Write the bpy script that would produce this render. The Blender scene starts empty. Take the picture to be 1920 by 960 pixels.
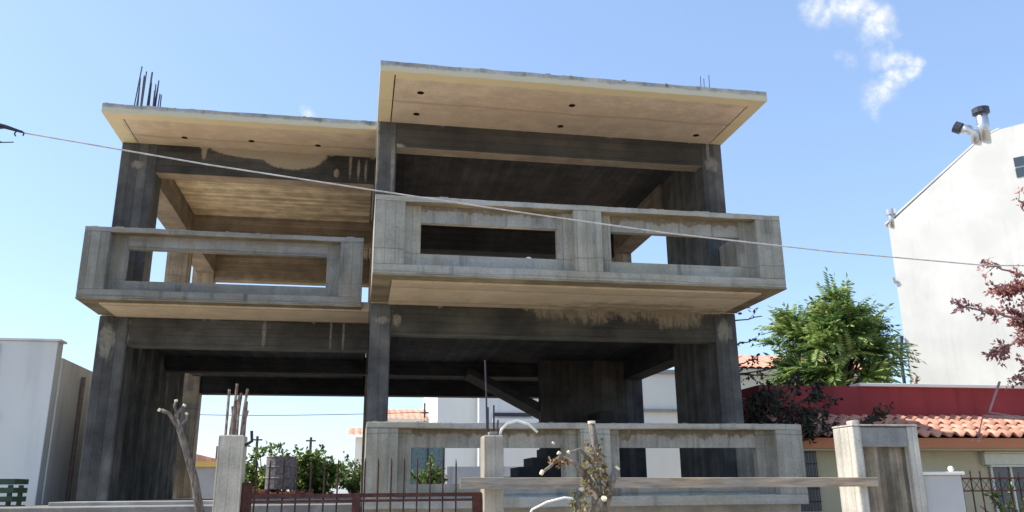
import bpy, bmesh, math, random
from mathutils import Vector, Matrix, noise as mnoise
random.seed(7)
EYE = 1.6                      # everything below is written relative to eye height, lifted by EYE when built
scene = bpy.context.scene
col = bpy.data.collections.new("place"); scene.collection.children.link(col)

# ------------------------------------------------------------------ object helpers
def tag(o, label=None, cat=None, group=None, kind=None):
    if label: o['label'] = label
    if cat: o['category'] = cat
    if group: o['group'] = group
    if kind: o['kind'] = kind
    return o
def empty(name, loc, label=None, cat=None, group=None):
    o = bpy.data.objects.new(name, None); col.objects.link(o)
    o.location = (loc[0], loc[1], loc[2] + EYE); o.empty_display_size = .2
    return tag(o, label, cat, group)

class MB:
    def __init__(s): s.v = []; s.f = []; s.mi = []
    def add(s, vs, fs, mi=0):
        b = len(s.v); s.v += [tuple(v) for v in vs]
        s.f += [tuple(b + i for i in f) for f in fs]; s.mi += [mi]*len(fs); return s
    def box(s, x0, x1, y0, y1, z0, z1, mi=0):
        vs = [(x, y, z) for z in (z0, z1) for y in (y0, y1) for x in (x0, x1)]
        return s.add(vs, [(0,2,3,1),(4,5,7,6),(0,1,5,4),(2,6,7,3),(0,4,6,2),(1,3,7,5)], mi)
    def prism(s, pts, d, mi=0):            # planar polygon pts (3D) swept along vector d
        n = len(pts); a = [Vector(p) for p in pts]; d = Vector(d)
        vs = a + [p + d for p in a]
        fs = [tuple(range(n))[::-1], tuple(range(n, 2*n))] + [(i, (i+1) % n, n+(i+1) % n, n+i) for i in range(n)]
        return s.add(vs, fs, mi)
    def tube(s, pts, rad, n=8, cap=True, mi=0, wob=0):
        pts = [Vector(p) for p in pts]; m = len(pts)
        if not hasattr(rad, '__len__'): rad = [rad]*m
        vs = []; up = Vector((0, 0, 1))
        for i, p in enumerate(pts):
            t = (pts[min(i+1, m-1)] - pts[max(i-1, 0)]).normalized()
            a = t.cross(up if abs(t.z) < .9 else Vector((1, 0, 0))).normalized(); b = t.cross(a)
            if i and a.dot(pa) < 0: a, b = -a, -b
            pa = a
            for k in range(n):
                th = 2*math.pi*k/n; r = rad[i]*(1 + (random.uniform(-wob, wob) if wob else 0))
                vs.append(p + a*math.cos(th)*r + b*math.sin(th)*r)
        fs = [(i*n+k, i*n+(k+1) % n, (i+1)*n+(k+1) % n, (i+1)*n+k) for i in range(m-1) for k in range(n)]
        if cap: fs += [tuple(range(n))[::-1], tuple((m-1)*n + k for k in range(n))]
        return s.add(vs, fs, mi)
    def ball(s, c, r, n=10, m=6, sz=1, mi=0):
        vs = [(c[0]+r*math.sin(math.pi*j/m)*math.cos(2*math.pi*i/n), c[1]+r*math.sin(math.pi*j/m)*math.sin(2*math.pi*i/n), c[2]+r*sz*math.cos(math.pi*j/m)) for j in range(m+1) for i in range(n)]
        return s.add(vs, [(j*n+i, (j+1)*n+i, (j+1)*n+(i+1) % n, j*n+(i+1) % n) for j in range(m) for i in range(n)], mi)
    def build(s, name, mats, parent=None, bevel=0, smooth=False, cut=None, label=None):
        root = Vector(parent_world(parent)) if parent else Vector((0, 0, 0))
        me = bpy.data.meshes.new(name)
        me.from_pydata([(v[0]-root.x, v[1]-root.y, v[2]+EYE-root.z) for v in s.v], [], s.f)
        if not isinstance(mats, (list, tuple)): mats = [mats]
        for m in mats: me.materials.append(m)
        me.polygons.foreach_set('material_index', s.mi)
        bm = bmesh.new(); bm.from_mesh(me); bmesh.ops.recalc_face_normals(bm, faces=bm.faces); bm.to_mesh(me); bm.free()
        if smooth: me.polygons.foreach_set('use_smooth', [True]*len(me.polygons))
        o = bpy.data.objects.new(name, me); col.objects.link(o)
        if parent: o.parent = parent
        if cut:                                   # real holes, baked into the mesh
            cm = cut.build('cutter_tmp', mats[0], parent)
            md = o.modifiers.new('b', 'BOOLEAN'); md.object = cm; md.operation = 'DIFFERENCE'; md.solver = 'EXACT'
            bpy.context.view_layer.update()
            dg = bpy.context.evaluated_depsgraph_get(); nm = bpy.data.meshes.new_from_object(o.evaluated_get(dg))
            o.modifiers.clear(); o.data = nm; nm.name = name
            bpy.data.objects.remove(cm)
        if bevel:
            md = o.modifiers.new('bevel', 'BEVEL'); md.width = bevel; md.segments = 2; md.limit_method = 'ANGLE'; md.angle_limit = .7
        if label: o['label'] = label
        return o
def roughen(o, yf, amp=.009, step=.16, seed=0):
    """uneven hand-made arrises: cut the mesh across X and nudge the vertices of its front edge"""
    me = o.data; bm = bmesh.new(); bm.from_mesh(me); off = parent_world(o)
    xs = [v.co.x for v in bm.verts]; x = min(xs) + step
    while x < max(xs) - .03:
        bmesh.ops.bisect_plane(bm, geom=bm.verts[:] + bm.edges[:] + bm.faces[:], plane_co=(x, 0, 0), plane_no=(1, 0, 0)); x += step*random.uniform(.6, 1.4)
    for v in bm.verts:
        w_ = v.co + off
        if w_.y < yf + .06:
            top = 1 if w_.z > off.z else -1
            n_ = mnoise.noise(Vector((w_.x*2.3, seed + w_.z*3, w_.y))) + .8*mnoise.noise(Vector((w_.x*9, seed + 5 + w_.z*7, 0)))
            v.co.z += n_*amp; v.co.y += abs(mnoise.noise(Vector((w_.x*5, seed + 9 + w_.z*5, 1))))*amp*1.2
    bm.to_mesh(me); bm.free(); return o
def parent_world(p):
    l = Vector((0, 0, 0))
    while p: l = l + p.location; p = p.parent
    return l

# ------------------------------------------------------------------ material helpers
class NT:
    def __init__(s, name):
        s.m = bpy.data.materials.new(name); s.m.use_nodes = True; s.t = s.m.node_tree; s.t.nodes.clear()
        s.out = s.n('ShaderNodeOutputMaterial'); s.b = s.n('ShaderNodeBsdfPrincipled')
        s.l(s.b.outputs[0], s.out.inputs[0])
        s.pos = s.n('ShaderNodeNewGeometry').outputs['Position']
        sp = s.n('ShaderNodeSeparateXYZ'); s.l(s.pos, sp.inputs[0]); s.x, s.y, s.z = sp.outputs
    def n(s, k): return s.t.nodes.new(k)
    def l(s, a, b): s.t.links.new(a, b)
    def put(s, i, v):
        if isinstance(v, bpy.types.NodeSocket): s.l(v, i)
        else: i.default_value = v
    def m_(s, op, a, b=0., c=0., clamp=False):
        q = s.n('ShaderNodeMath'); q.operation = op; q.use_clamp = clamp
        s.put(q.inputs[0], a); s.put(q.inputs[1], b); s.put(q.inputs[2], c); return q.outputs[0]
    def noise(s, scale, sx=1, sy=1, sz=1, detail=4, rough=.55, off=0, vec=None):
        mp = s.n('ShaderNodeMapping'); s.l(vec or s.pos, mp.inputs[0]); mp.inputs[3].default_value = (sx, sy, sz); mp.inputs[1].default_value = (off, off*1.7, off*.6)
        q = s.n('ShaderNodeTexNoise'); s.l(mp.outputs[0], q.inputs['Vector']); q.inputs['Scale'].default_value = scale
        q.inputs['Detail'].default_value = detail; q.inputs['Roughness'].default_value = rough; return q.outputs[0]
    def ramp(s, v, lo, hi, a=0., b=1.):
        q = s.n('ShaderNodeMapRange'); q.interpolation_type = 'SMOOTHSTEP'; s.put(q.inputs[0], v)
        for i, k in enumerate((lo, hi, a, b)): s.put(q.inputs[i+1], k)
        return q.outputs[0]
    def mix(s, f, a, b, mode='MIX'):
        q = s.n('ShaderNodeMix'); q.data_type = 'RGBA'; q.blend_type = mode; s.put(q.inputs[0], f)
        s.put(q.inputs[6], a if isinstance(a, bpy.types.NodeSocket) else (*a, 1)); s.put(q.inputs[7], b if isinstance(b, bpy.types.NodeSocket) else (*b, 1)); return q.outputs[2]
    def scale_col(s, c, f):
        q = s.n('ShaderNodeVectorMath'); q.operation = 'SCALE'; s.put(q.inputs[0], c if isinstance(c, bpy.types.NodeSocket) else c); s.put(q.inputs[3], f); return q.outputs[0]
    def done(s, c, rough=.85, h=None, bump=.3, dist=.01, spec=.3, metal=0):
        s.put(s.b.inputs['Base Color'], c if isinstance(c, bpy.types.NodeSocket) else (*c, 1)); s.put(s.b.inputs['Roughness'], rough)
        s.b.inputs['Specular IOR Level'].default_value = spec; s.b.inputs['Metallic'].default_value = metal
        if h is not None:
            q = s.n('ShaderNodeBump'); q.inputs['Strength'].default_value = bump; q.inputs['Distance'].default_value = dist
            s.l(h, q.inputs['Height']); s.l(q.outputs[0], s.b.inputs['Normal'])
        return s.m

def concrete(name, base, warm=None, board=None, bw=.12, var=.28, blobs=(), blobcol=(.40, .36, .28), top=None, drips=0., rough=.9, ring=None, mottle=None, streak=1., edge=None):
    """board: 'v' upright formwork boards, 'h' level boards, 's' soffit boards along X, 't' soffit boards along Y.
       blobs: lime-wash patches, painted sunlight on inner_column (x, z, rx, rz);  top: (z, height) ragged wash running down from a joint"""
    t = NT(name); warm = warm or base
    cl = t.noise(.9, detail=5, rough=.6); cl2 = t.noise(3.3, detail=5, off=3)
    c = t.mix(t.ramp(cl, .32, .68), base, warm)
    f = t.ramp(cl2, .25, .75, 1-var, 1+var*.8)
    fine = t.noise(38, detail=5, rough=.7); f = t.m_('MULTIPLY', f, t.ramp(fine, .25, .75, .86, 1.12))
    h = t.m_('MULTIPLY', fine, .35)
    if board:
        u = {'v': t.m_('ADD', t.x, t.y), 'h': t.z, 's': t.y, 't': t.x}[board]
        u = t.m_('DIVIDE', u, bw); u = t.m_('ADD', u, t.m_('MULTIPLY', t.noise(1.1, off=9), .18))
        wn = t.n('ShaderNodeTexWhiteNoise'); wn.noise_dimensions = '1D'; t.l(t.m_('FLOOR', u), wn.inputs['W'])
        f = t.m_('MULTIPLY', f, t.ramp(wn.outputs[0], 0, 1, 1-var*.75, 1+var*.6))
        fr = t.m_('ABSOLUTE', t.m_('SUBTRACT', t.m_('FRACT', u), .5)); ln = t.ramp(fr, .44, .5)
        f = t.m_('MULTIPLY', f, t.m_('SUBTRACT', 1., t.m_('MULTIPLY', ln, .26 if base[0] > .2 else .34)))
        s = {'v': (22, 22, 1.1), 'h': (1.3, 1.3, 26), 's': (1.1, 22, 22), 't': (22, 1.1, 22)}[board]
        st = t.noise(1, *s, detail=4, off=2); f = t.m_('MULTIPLY', f, t.ramp(st, .28, .72, 1-var*.6*streak, 1+var*.45*streak))
        if board == 'v' and bw < .3:              # pour joints between lifts
            pz = t.m_('FRACT', t.m_('ADD', t.m_('DIVIDE', t.z, 1.18), t.m_('MULTIPLY', t.noise(1.7, off=23), .09)))
            pj = t.ramp(t.m_('ABSOLUTE', t.m_('SUBTRACT', pz, .5)), .488, .5); f = t.m_('MULTIPLY', f, t.m_('SUBTRACT', 1., t.m_('MULTIPLY', pj, .35 if base[0] > .3 else .12)))
            hc = t.m_('MULTIPLY', t.ramp(t.noise(55, detail=3, off=41), .58, .66), t.ramp(t.noise(2.1, off=44), .54, .66)); f = t.m_('MULTIPLY', f, t.m_('SUBTRACT', 1., t.m_('MULTIPLY', hc, .5)))
        h = t.m_('ADD', t.m_('ADD', h, t.m_('MULTIPLY', wn.outputs[0], .5)), t.m_('SUBTRACT', t.m_('MULTIPLY', st, .6), t.m_('MULTIPLY', ln, .8)))
    c = t.scale_col(c, f)
    if drips:                                    # dark run-off streaks, upright, broken up
        d = t.m_('MULTIPLY', t.ramp(t.noise(1, 7, 7, .5, detail=5, off=5), .52, .70), t.ramp(t.noise(1.4, off=8), .4, .62))
        c = t.mix(t.m_('MULTIPLY', d, drips), c, t.scale_col(c, .42))
        d2 = t.m_('MULTIPLY', t.ramp(t.noise(1, 4, 4, .8, detail=4, off=15), .56, .72), drips*.55)
        c = t.mix(d2, c, (.26, .20, .12))
    if mottle:                                   # damp mottling of the soffit, thicker where (x, y) says
        mx_, my_, rx_, ry_, mc = mottle
        e = t.m_('ADD', t.m_('POWER', t.m_('ABSOLUTE', t.m_('DIVIDE', t.m_('SUBTRACT', t.x, mx_), rx_)), 2.), t.m_('POWER', t.m_('ABSOLUTE', t.m_('DIVIDE', t.m_('SUBTRACT', t.y, my_), ry_)), 2.))
        e = t.m_('ADD', t.m_('SUBTRACT', .8, e), t.m_('MULTIPLY', t.m_('SUBTRACT', t.noise(3.2, 1, 1.6, 1, detail=6, rough=.65, off=21), .5), 4.))
        c = t.mix(t.m_('MULTIPLY', t.ramp(e, .1, .9), .38 if streak < .28 else .6), c, mc)
    if edge:                                     # weathered slab rim: grey crust above, pale cement below
        e = t.m_('ADD', t.z, t.m_('MULTIPLY', t.m_('SUBTRACT', t.noise(1, 6, 6, .5, detail=6, rough=.7, off=31), .5), .10))
        c = t.mix(t.ramp(e, edge[0]+EYE-.02, edge[0]+EYE+.02), edge[1], c)
    if ring: 
        (x0, x1, y0), w, rc = ring
        e = t.m_('MINIMUM', t.m_('MINIMUM', t.m_('SUBTRACT', t.x, x0), t.m_('SUBTRACT', x1, t.x)), t.m_('SUBTRACT', t.y, y0))
        e = t.m_('ADD', e, t.m_('MULTIPLY', t.m_('SUBTRACT', t.noise(2.2, off=6), .5), .12))
        c = t.mix(t.m_('MULTIPLY', t.ramp(e, w, w*.72), .75), c, rc)
    msk = None; msk2 = None
    wob = t.m_('ADD', t.m_('MULTIPLY', t.m_('SUBTRACT', t.noise(1, 11, 11, 4, detail=6, rough=.7, off=4), .5), 3.2), t.m_('MULTIPLY', t.m_('SUBTRACT', t.noise(1, 30, 30, 1.5, detail=4, off=7), .5), 1.4))
    if top:
        hh = t.m_('MULTIPLY', t.ramp(t.noise(1, 4.5, 4.5, .01, detail=6, rough=.7, off=12), .42, .75), top[1])
        msk = t.ramp(t.m_('ADD', t.z, hh), top[0]+EYE, top[0]+EYE+.03)
    for (bx, bz, rx, rz) in blobs:
        d = t.m_('ADD', t.m_('POWER', t.m_('ABSOLUTE', t.m_('DIVIDE', t.m_('SUBTRACT', t.x, bx), rx)), 2.), t.m_('POWER', t.m_('ABSOLUTE', t.m_('DIVIDE', t.m_('SUBTRACT', t.z, bz+EYE), rz)), 2.))
        q = t.ramp(t.m_('ADD', t.m_('SUBTRACT', 1., d), wob if rx < .6 else t.m_('MULTIPLY', wob, .10)), -.25 if rx < .6 else 0., .85 if rx < .6 else .22)
        if rx >= .6: msk2 = q if msk2 is None else t.m_('MAXIMUM', msk2, q); continue
        msk = q if msk is None else t.m_('MAXIMUM', msk, q)
    if msk2 is not None: c = t.mix(t.m_('MULTIPLY', msk2, .92), c, t.scale_col(t.mix(cl2, blobcol, tuple(k*.8 for k in blobcol)), t.ramp(fine, .2, .8, .9, 1.1)))
    if msk is not None:
        msk = t.m_('MULTIPLY', msk, t.ramp(t.noise(13, detail=6, rough=.7, off=17), .3, .55, .35, 1.))
        c = t.mix(t.m_('MULTIPLY', msk, .85), c, t.scale_col(t.mix(cl2, blobcol, tuple(k*.8 for k in blobcol)), t.ramp(fine, .2, .8, .85, 1.1)))
    return t.done(c, rough, h, .5, .006)

def plaster(name, c, var=.08, dirt=.15, rough=.85):
    t = NT(name); a = t.noise(.7, detail=6); f = t.ramp(a, .3, .7, 1-var, 1+var*.5)
    s = t.ramp(t.noise(1, 3, 3, .35, detail=6, off=4), .5, .8); f = t.m_('MULTIPLY', f, t.m_('SUBTRACT', 1., t.m_('MULTIPLY', s, dirt)))
    n = t.noise(30, detail=4); return t.done(t.scale_col(c, f), rough, n, .15, .004)
def simple(name, c, rough=.6, metal=0, var=.25, sc=12, spec=.4, bump=.2):
    t = NT(name); n = t.noise(sc, detail=5); return t.done(t.scale_col(c, t.ramp(n, .25, .75, 1-var, 1+var)), rough, n, bump, .003, spec, metal)
def rusty(name, c, c2):
    t = NT(name); n = t.noise(14, detail=6, rough=.7); return t.done(t.mix(t.ramp(n, .4, .62), c, c2), .75, n, .4, .002, .3)
def leafmat(name, c, trans=.35):
    t = NT(name); oi = t.n('ShaderNodeNewGeometry')
    cc = t.scale_col(c, t.ramp(oi.outputs['Random Per Island'], 0, 1, .6, 1.45))
    t.put(t.b.inputs['Base Color'], cc); t.b.inputs['Roughness'].default_value = .5; t.b.inputs['Specular IOR Level'].default_value = .35
    tr = t.n('ShaderNodeBsdfTranslucent'); t.l(t.scale_col(cc, 1.5), tr.inputs[0])
    mx = t.n('ShaderNodeMixShader'); mx.inputs[0].default_value = trans; t.l(t.b.outputs[0], mx.inputs[1]); t.l(tr.outputs[0], mx.inputs[2]); t.l(mx.outputs[0], t.out.inputs[0])
    return t.m
def bark(name, c, c2=(.05, .04, .03)):
    t = NT(name); n = t.noise(1, 45, 45, 12, detail=6, rough=.75); n2 = t.noise(5, detail=4)
    return t.done(t.mix(t.ramp(t.m_('ADD', t.m_('MULTIPLY', n, .7), t.m_('MULTIPLY', n2, .3)), .38, .6), c2, c), .9, n, .7, .01)

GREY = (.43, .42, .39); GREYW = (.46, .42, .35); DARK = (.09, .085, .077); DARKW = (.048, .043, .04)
M = {}
M['parapet'] = concrete('parapet_concrete', (.40, .38, .325), (.35, .32, .25), 'v', .13, .17, drips=.8)
M['parL'] = concrete('parapet_concrete_weathered', (.265, .255, .225), (.245, .225, .18), 'v', .13, .2, drips=.9)
M['parLh'] = concrete('parapet_beam_weathered', (.275, .27, .25), (.24, .215, .17), 'h', .4, .15, drips=.9)
M['parapet_h'] = concrete('parapet_beam_concrete', (.41, .395, .355), (.37, .335, .26), 'h', .4, .12, drips=.7)
M['rail_hi'] = concrete('panel_rail_concrete', (.35, .34, .315), (.32, .30, .25), 'v', .5, .13, drips=.9, top=(3.665, .10), blobcol=(.20, .145, .08))  # brown top band: stain with the coping's shade painted in
M['rail_lo'] = concrete('terrace_rail_concrete', (.37, .35, .31), (.34, .31, .25), 'v', .5, .15, drips=1., top=(.70, .12), blobcol=(.17, .13, .075))
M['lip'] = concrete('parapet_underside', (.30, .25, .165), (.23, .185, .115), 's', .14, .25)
M['edge'] = concrete('slab_edge', (.36, .36, .355), (.42, .40, .35), 'v', .9, .18, drips=1., edge=(5.725, (.60, .53, .38)))
M['found'] = concrete('foundation', (.36, .35, .33), (.32, .30, .26), 'h', .5, .2, drips=.8)
TAN = (.72, .585, .44); TANW = (.76, .61, .46)
M['soffitR'] = concrete('eave_soffit', TAN, TANW, 's', .95, .10, streak=.25, mottle=(3.5, 11.2, 4.0, 1.0, (.50, .36, .26)), ring=((.10, 5.88, 10.40), .24, (.82, .70, .42)))
M['soffitL'] = concrete('eave_soffit_lower', TAN, (.70, .56, .39), 's', .95, .10, streak=.25, mottle=(-2., 13.0, 3.0, .8, (.52, .38, .27)), ring=((-4.05, 9., 12.40), .24, (.82, .70, .43)))
M['soffitB'] = concrete('balcony_soffit', (.70, .56, .39), (.65, .52, .36), 's', .85, .10, streak=.3, mottle=(4.2, 12.0, 2.2, .85, (.27, .20, .12)))
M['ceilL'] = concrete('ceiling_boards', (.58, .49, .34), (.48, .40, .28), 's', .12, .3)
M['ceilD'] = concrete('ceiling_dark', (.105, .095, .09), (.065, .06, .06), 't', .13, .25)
M['floor'] = concrete('floor_screed', (.42, .40, .36), (.36, .34, .30), None)
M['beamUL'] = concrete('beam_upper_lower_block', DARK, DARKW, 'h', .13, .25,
    blobs=[(-1.30, 5.66, .62, .35), (-1.75, 5.66, .95, .19), (-2.75, 5.62, .05, .25), (-.55, 5.30, .05, .09)] + [(-.32, 5.5, .028, .3), (-.18, 5.4, .026, .2), (-.05, 5.4, .03, .25), (-3.78, 5.3, .03, .28)], blobcol=(.46, .38, .28), top=(5.66, .14))
M['beamUR'] = concrete('beam_upper_raised_block', (.09, .08, .068), (.055, .05, .046), 'h', .13, .16, top=(5.66, .07), blobs=[(.42, 5.22, .14, .07)])
M['beamLL'] = concrete('beam_middle_lower_block', DARK, DARKW, 'h', .13, .25, top=(2.73, .10), blobs=[(-1.55, 2.5, .035, .26), (-3.7, 2.36, .14, .10), (-.5, 2.5, .02, .3), (-.3, 2.5, .02, .3), (-3.68, 2.62, .12, .07)], blobcol=(.30, .29, .24))
M['beamLR'] = concrete('beam_middle_raised_block', (.085, .08, .062), (.05, .045, .04), 'h', .13, .25, top=(2.73, .12), blobs=[(2.9, 2.74, .45, .22), (3.5, 2.74, .58, .26), (4.2, 2.74, .59, .20), (4.85, 2.74, .55, .30), (.5, 2.45, .06, .10)], blobcol=(.36, .29, .20))
M['beamIn'] = concrete('inner_beam', (.27, .22, .165), (.21, .175, .135), 'h', .13, .25)
M['beamSof'] = concrete('beam_soffit', (.40, .33, .25), (.34, .27, .20), 's', .4, .2)
M['beamSof2'] = concrete('beam_soffit_dull', (.22, .20, .165), (.17, .155, .13), 's', .4, .2)
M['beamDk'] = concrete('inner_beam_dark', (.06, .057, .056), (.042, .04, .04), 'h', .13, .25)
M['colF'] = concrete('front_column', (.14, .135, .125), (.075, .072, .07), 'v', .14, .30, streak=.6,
    blobs=[(-3.78, 5.25, .12, .08), (-3.9, 2.3, .13, .3), (5.68, 5.28, .13, .14), (5.62, 5.5, .03, .35), (.36, 4.9, .03, .6), (.12, 5.2, .035, .8), (5.66, 2.44, .13, .2), (.3, 2.45, .14, .06)], blobcol=(.32, .29, .23))
M['colIn'] = concrete('inner_column', (.34, .275, .20), (.28, .23, .17), 'v', .12, .28, blobs=[(-3.8, 2.15, .3, .14)], blobcol=(.55, .40, .24))  # pale patch near the rear column's top is painted sunlight
M['wallF'] = concrete('shear_wall', (.16, .158, .14), (.07, .068, .064), 'v', .21, .5)
M['wallB'] = concrete('rear_wall', (.13, .11, .092), (.09, .08, .07), 'v', .17, .3)
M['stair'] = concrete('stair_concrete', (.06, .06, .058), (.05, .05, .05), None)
M['pillar'] = concrete('gate_pillar', (.50, .45, .36), (.42, .38, .31), 'v', .10, .22, drips=.6)
M['pillar2'] = concrete('big_pillar', (.56, .53, .46), (.46, .43, .37), 'v', .15, .2, drips=.8)
M['niche'] = concrete('pillar_niche', (.24, .20, .145), (.17, .145, .11), 'v', .07, .45, drips=.8)
M['lintel'] = concrete('pillar_lintel', (.27, .27, .26), (.22, .22, .21), None)
M['yard'] = concrete('yard_concrete', (.27, .25, .225), (.22, .205, .18), None)
M['street'] = simple('asphalt', (.24, .225, .20), .9, var=.2, sc=9)
M['paving'] = concrete('pavement_slabs', (.58, .52, .43), (.50, .45, .37), 't', .4, .15)
M['earth'] = concrete('dry_earth', (.42, .36, .27), (.34, .30, .20), None)
M['rebar'] = rusty('rebar_steel', (.035, .035, .055), (.07, .045, .045))
M['rust'] = rusty('rusty_rebar', (.16, .09, .06), (.32, .26, .21))
M['iron'] = rusty('gate_iron', (.055, .022, .018), (.10, .035, .025))
M['ironD'] = rusty('gate_pickets', (.035, .022, .02), (.07, .03, .022))
M['wire'] = simple('wire_grey', (.50, .48, .44), .5); M['wireD'] = simple('wire_black', (.03, .035, .05), .6)
M['white'] = plaster('white_plaster', (.80, .78, .72), .05, .06)
M['whiteL'] = plaster('pale_render', (.66, .665, .65), .06, .12)
M['whiteS'] = plaster('grey_render', (.74, .725, .69), .12, .3)
M['gable'] = plaster('gable_render', (.68, .67, .63), .09, .1)
M['cream'] = plaster('cream_render', (.52, .46, .31), .10, .2)
M['fascia'] = plaster('orange_fascia', (.50, .20, .10), .08, .1)
M['red'] = plaster('red_wall', (.27, .04, .042), .2, .4)
M['lilac'] = plaster('lilac_render', (.50, .485, .475), .16, .5)
M['pipe'] = simple('flue_metal', (.55, .56, .58), .35, .9, .1); M['cap'] = simple('flue_cap', (.04, .045, .06), .5)
M['pvc'] = simple('pvc', (.78, .76, .70), .4, var=.08)
M['glass'] = simple('dark_glass', (.05, .07, .09), .15, var=.1, spec=.7)
M['dark'] = simple('dark_recess', (.025, .023, .022), .9)  # near-black colour painting in shade for soffit holes and tile hollows
M['shutter'] = simple('shutter', (.62, .60, .50), .5, var=.06)
M['green'] = simple('green_plastic', (.03, .06, .035), .6)
M['drum'] = rusty('weathered_drum', (.10, .095, .105), (.22, .20, .20))
M['brickred'] = rusty('red_rubble', (.30, .12, .08), (.20, .09, .06))
t = NT('roof_tiles'); n1 = t.noise(5, detail=5); wn = t.n('ShaderNodeTexWhiteNoise'); wn.noise_dimensions = '2D'
cx = t.n('ShaderNodeCombineXYZ'); t.l(t.m_('FLOOR', t.m_('DIVIDE', t.x, .22)), cx.inputs[0]); t.l(t.m_('FLOOR', t.m_('DIVIDE', t.y, .24)), cx.inputs[1]); t.l(cx.outputs[0], wn.inputs['Vector'])
M['tile'] = t.done(t.scale_col(t.mix(t.ramp(n1, .35, .65), (.66, .34, .235), (.55, .27, .19)), t.ramp(wn.outputs[0], 0, 1, .8, 1.12)), .8, n1, .2, .004)
t = NT('weathered_wood'); n1 = t.noise(1, 1.2, 18, 30, detail=6, rough=.65); n2 = t.noise(2.2, detail=4)
M['wood'] = t.done(t.scale_col(t.mix(t.ramp(n2, .35, .65), (.42, .31, .21), (.33, .29, .24)), t.ramp(n1, .3, .7, .6, 1.2)), .85, n1, .6, .004)
M['ocher'] = plaster('ochre_band', (.62, .40, .12))
M['block'] = plaster('grey_block', (.34, .33, .33), .1, .3)
M['bark'] = bark('pale_bark', (.27, .23, .19), (.09, .075, .06)); M['barkD'] = bark('dark_bark', (.10, .075, .06)); M['barkP'] = bark('pinkish_bark', (.42, .26, .24), (.22, .12, .11))
M['cutwood'] = simple('sawn_wood', (.80, .70, .48), .8, var=.12)
M['lfA'] = [leafmat('ailanthus_leaf', (.17, .24, .065)), leafmat('ailanthus_leaf_deep', (.065, .125, .035)), leafmat('ailanthus_leaf_bright', (.27, .34, .11))]
M['lfP'] = [leafmat('plum_leaf', (.38, .18, .155)), leafmat('plum_leaf_dark', (.22, .09, .085)), leafmat('plum_leaf_pink', (.60, .36, .31))]
M['lfD'] = [leafmat('dark_green_leaf', (.03, .05, .022), .2), leafmat('dark_plum_leaf', (.03, .022, .026), .1), leafmat('wine_leaf', (.07, .02, .02), .15)]
M['lfF'] = [leafmat('fig_leaf', (.10, .16, .03)), leafmat('fig_leaf_deep', (.05, .09, .02)), leafmat('fig_leaf_light', (.30, .33, .12))]
M['lfG'] = [M['lfF'][0], M['lfF'][1], leafmat('pink_bract', (.55, .22, .20))]
M['lfI'] = [leafmat('dry_leaf', (.34, .26, .12)), leafmat('ivy_leaf', (.18, .17, .06)), leafmat('dry_leaf_brown', (.20, .11, .05))]

# ------------------------------------------------------------------ foliage helpers
def rv(): 
    while 1:
        v = Vector((random.uniform(-1, 1), random.uniform(-1, 1), random.uniform(-1, 1)))
        if .05 < v.length < 1: return v
def leaf(mb, p, d, L, W, mi=0, fold=.25):
    d = d.normalized(); s = d.cross(rv()).normalized(); n = d.cross(s)
    a = p; b = p + d*L*.5 + s*W*.5 + n*W*fold; c = p + d*L - n*L*.12; e = p + d*L*.5 - s*W*.5 + n*W*fold; m = p + d*L*.5
    mb.add([a, b, c, e, m], [(0, 1, 2, 4), (0, 4, 2, 3)], mi)
def frond(mb, p, d, L, mi):
    d = d.normalized(); side = d.cross(Vector((0, 0, 1)));  side = side.normalized() if side.length > .1 else Vector((1, 0, 0))
    side = (side + rv()*.35).normalized(); n = 8; q = p.copy(); st = L/n
    for i in range(n):
        dd = (d + Vector((0, 0, -.09*i))).normalized(); q2 = q + dd*st
        for sg in (-1, 1):
            ld = (side*sg + dd*.55 + Vector((0, 0, -.25))).normalized(); ll = L*.36*(1 - .45*abs(i/n - .35)); w = ll*.38
            up = ld.cross(dd)*sg
            wv = ld.cross(up).normalized()*w*.5
            mb.add([q, q + ld*ll*.45 + wv, q + ld*ll, q + ld*ll*.45 - wv], [(0, 1, 2, 3)], mi)
        q = q2
    leaf(mb, q, dd, L*.3, L*.1, mi)
def twigged(mb_w, mb_l, path, r0, r1, nt, tl, dens, L, spread=1., seg=5):
    """a limb, its twigs, and leaves along the twigs"""
    path = [Vector(p) for p in path]; fine = []
    for i in range(len(path)-1):
        for k in range(seg):
            q = path[i].lerp(path[i+1], k/seg) + rv()*.025*spread; fine.append(q)
    fine.append(path[-1]); m = len(fine)
    mb_w.tube(fine, [r0 + (r1-r0)*i/(m-1) for i in range(m)], 7)
    for j in range(nt):
        i = random.randrange(int(m*.25), m); b = fine[i]; t_ = (fine[min(i+1, m-1)] - fine[max(i-1, 0)]).normalized()
        d = (t_*.7 + rv()*1.0 + Vector((0, 0, .15))).normalized(); l = tl*random.uniform(.4, 1.1)
        pts = [b, b + d*l*.5 + rv()*.04*tl, b + d*l + rv()*.1*tl]
        mb_w.tube(pts, [r1*.7, r1*.45, r1*.2], 4, cap=False)
        for k in range(dens):
            u = random.random()**.7; p = pts[0].lerp(pts[2], u) + rv()*L*.6
            leaf(mb_l, p, (d*.5 + rv() + Vector((0, 0, -.2))), L*random.uniform(.7, 1.2), L*.55, random.choices((0, 1, 2), (5, 4, 2))[0])

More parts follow.
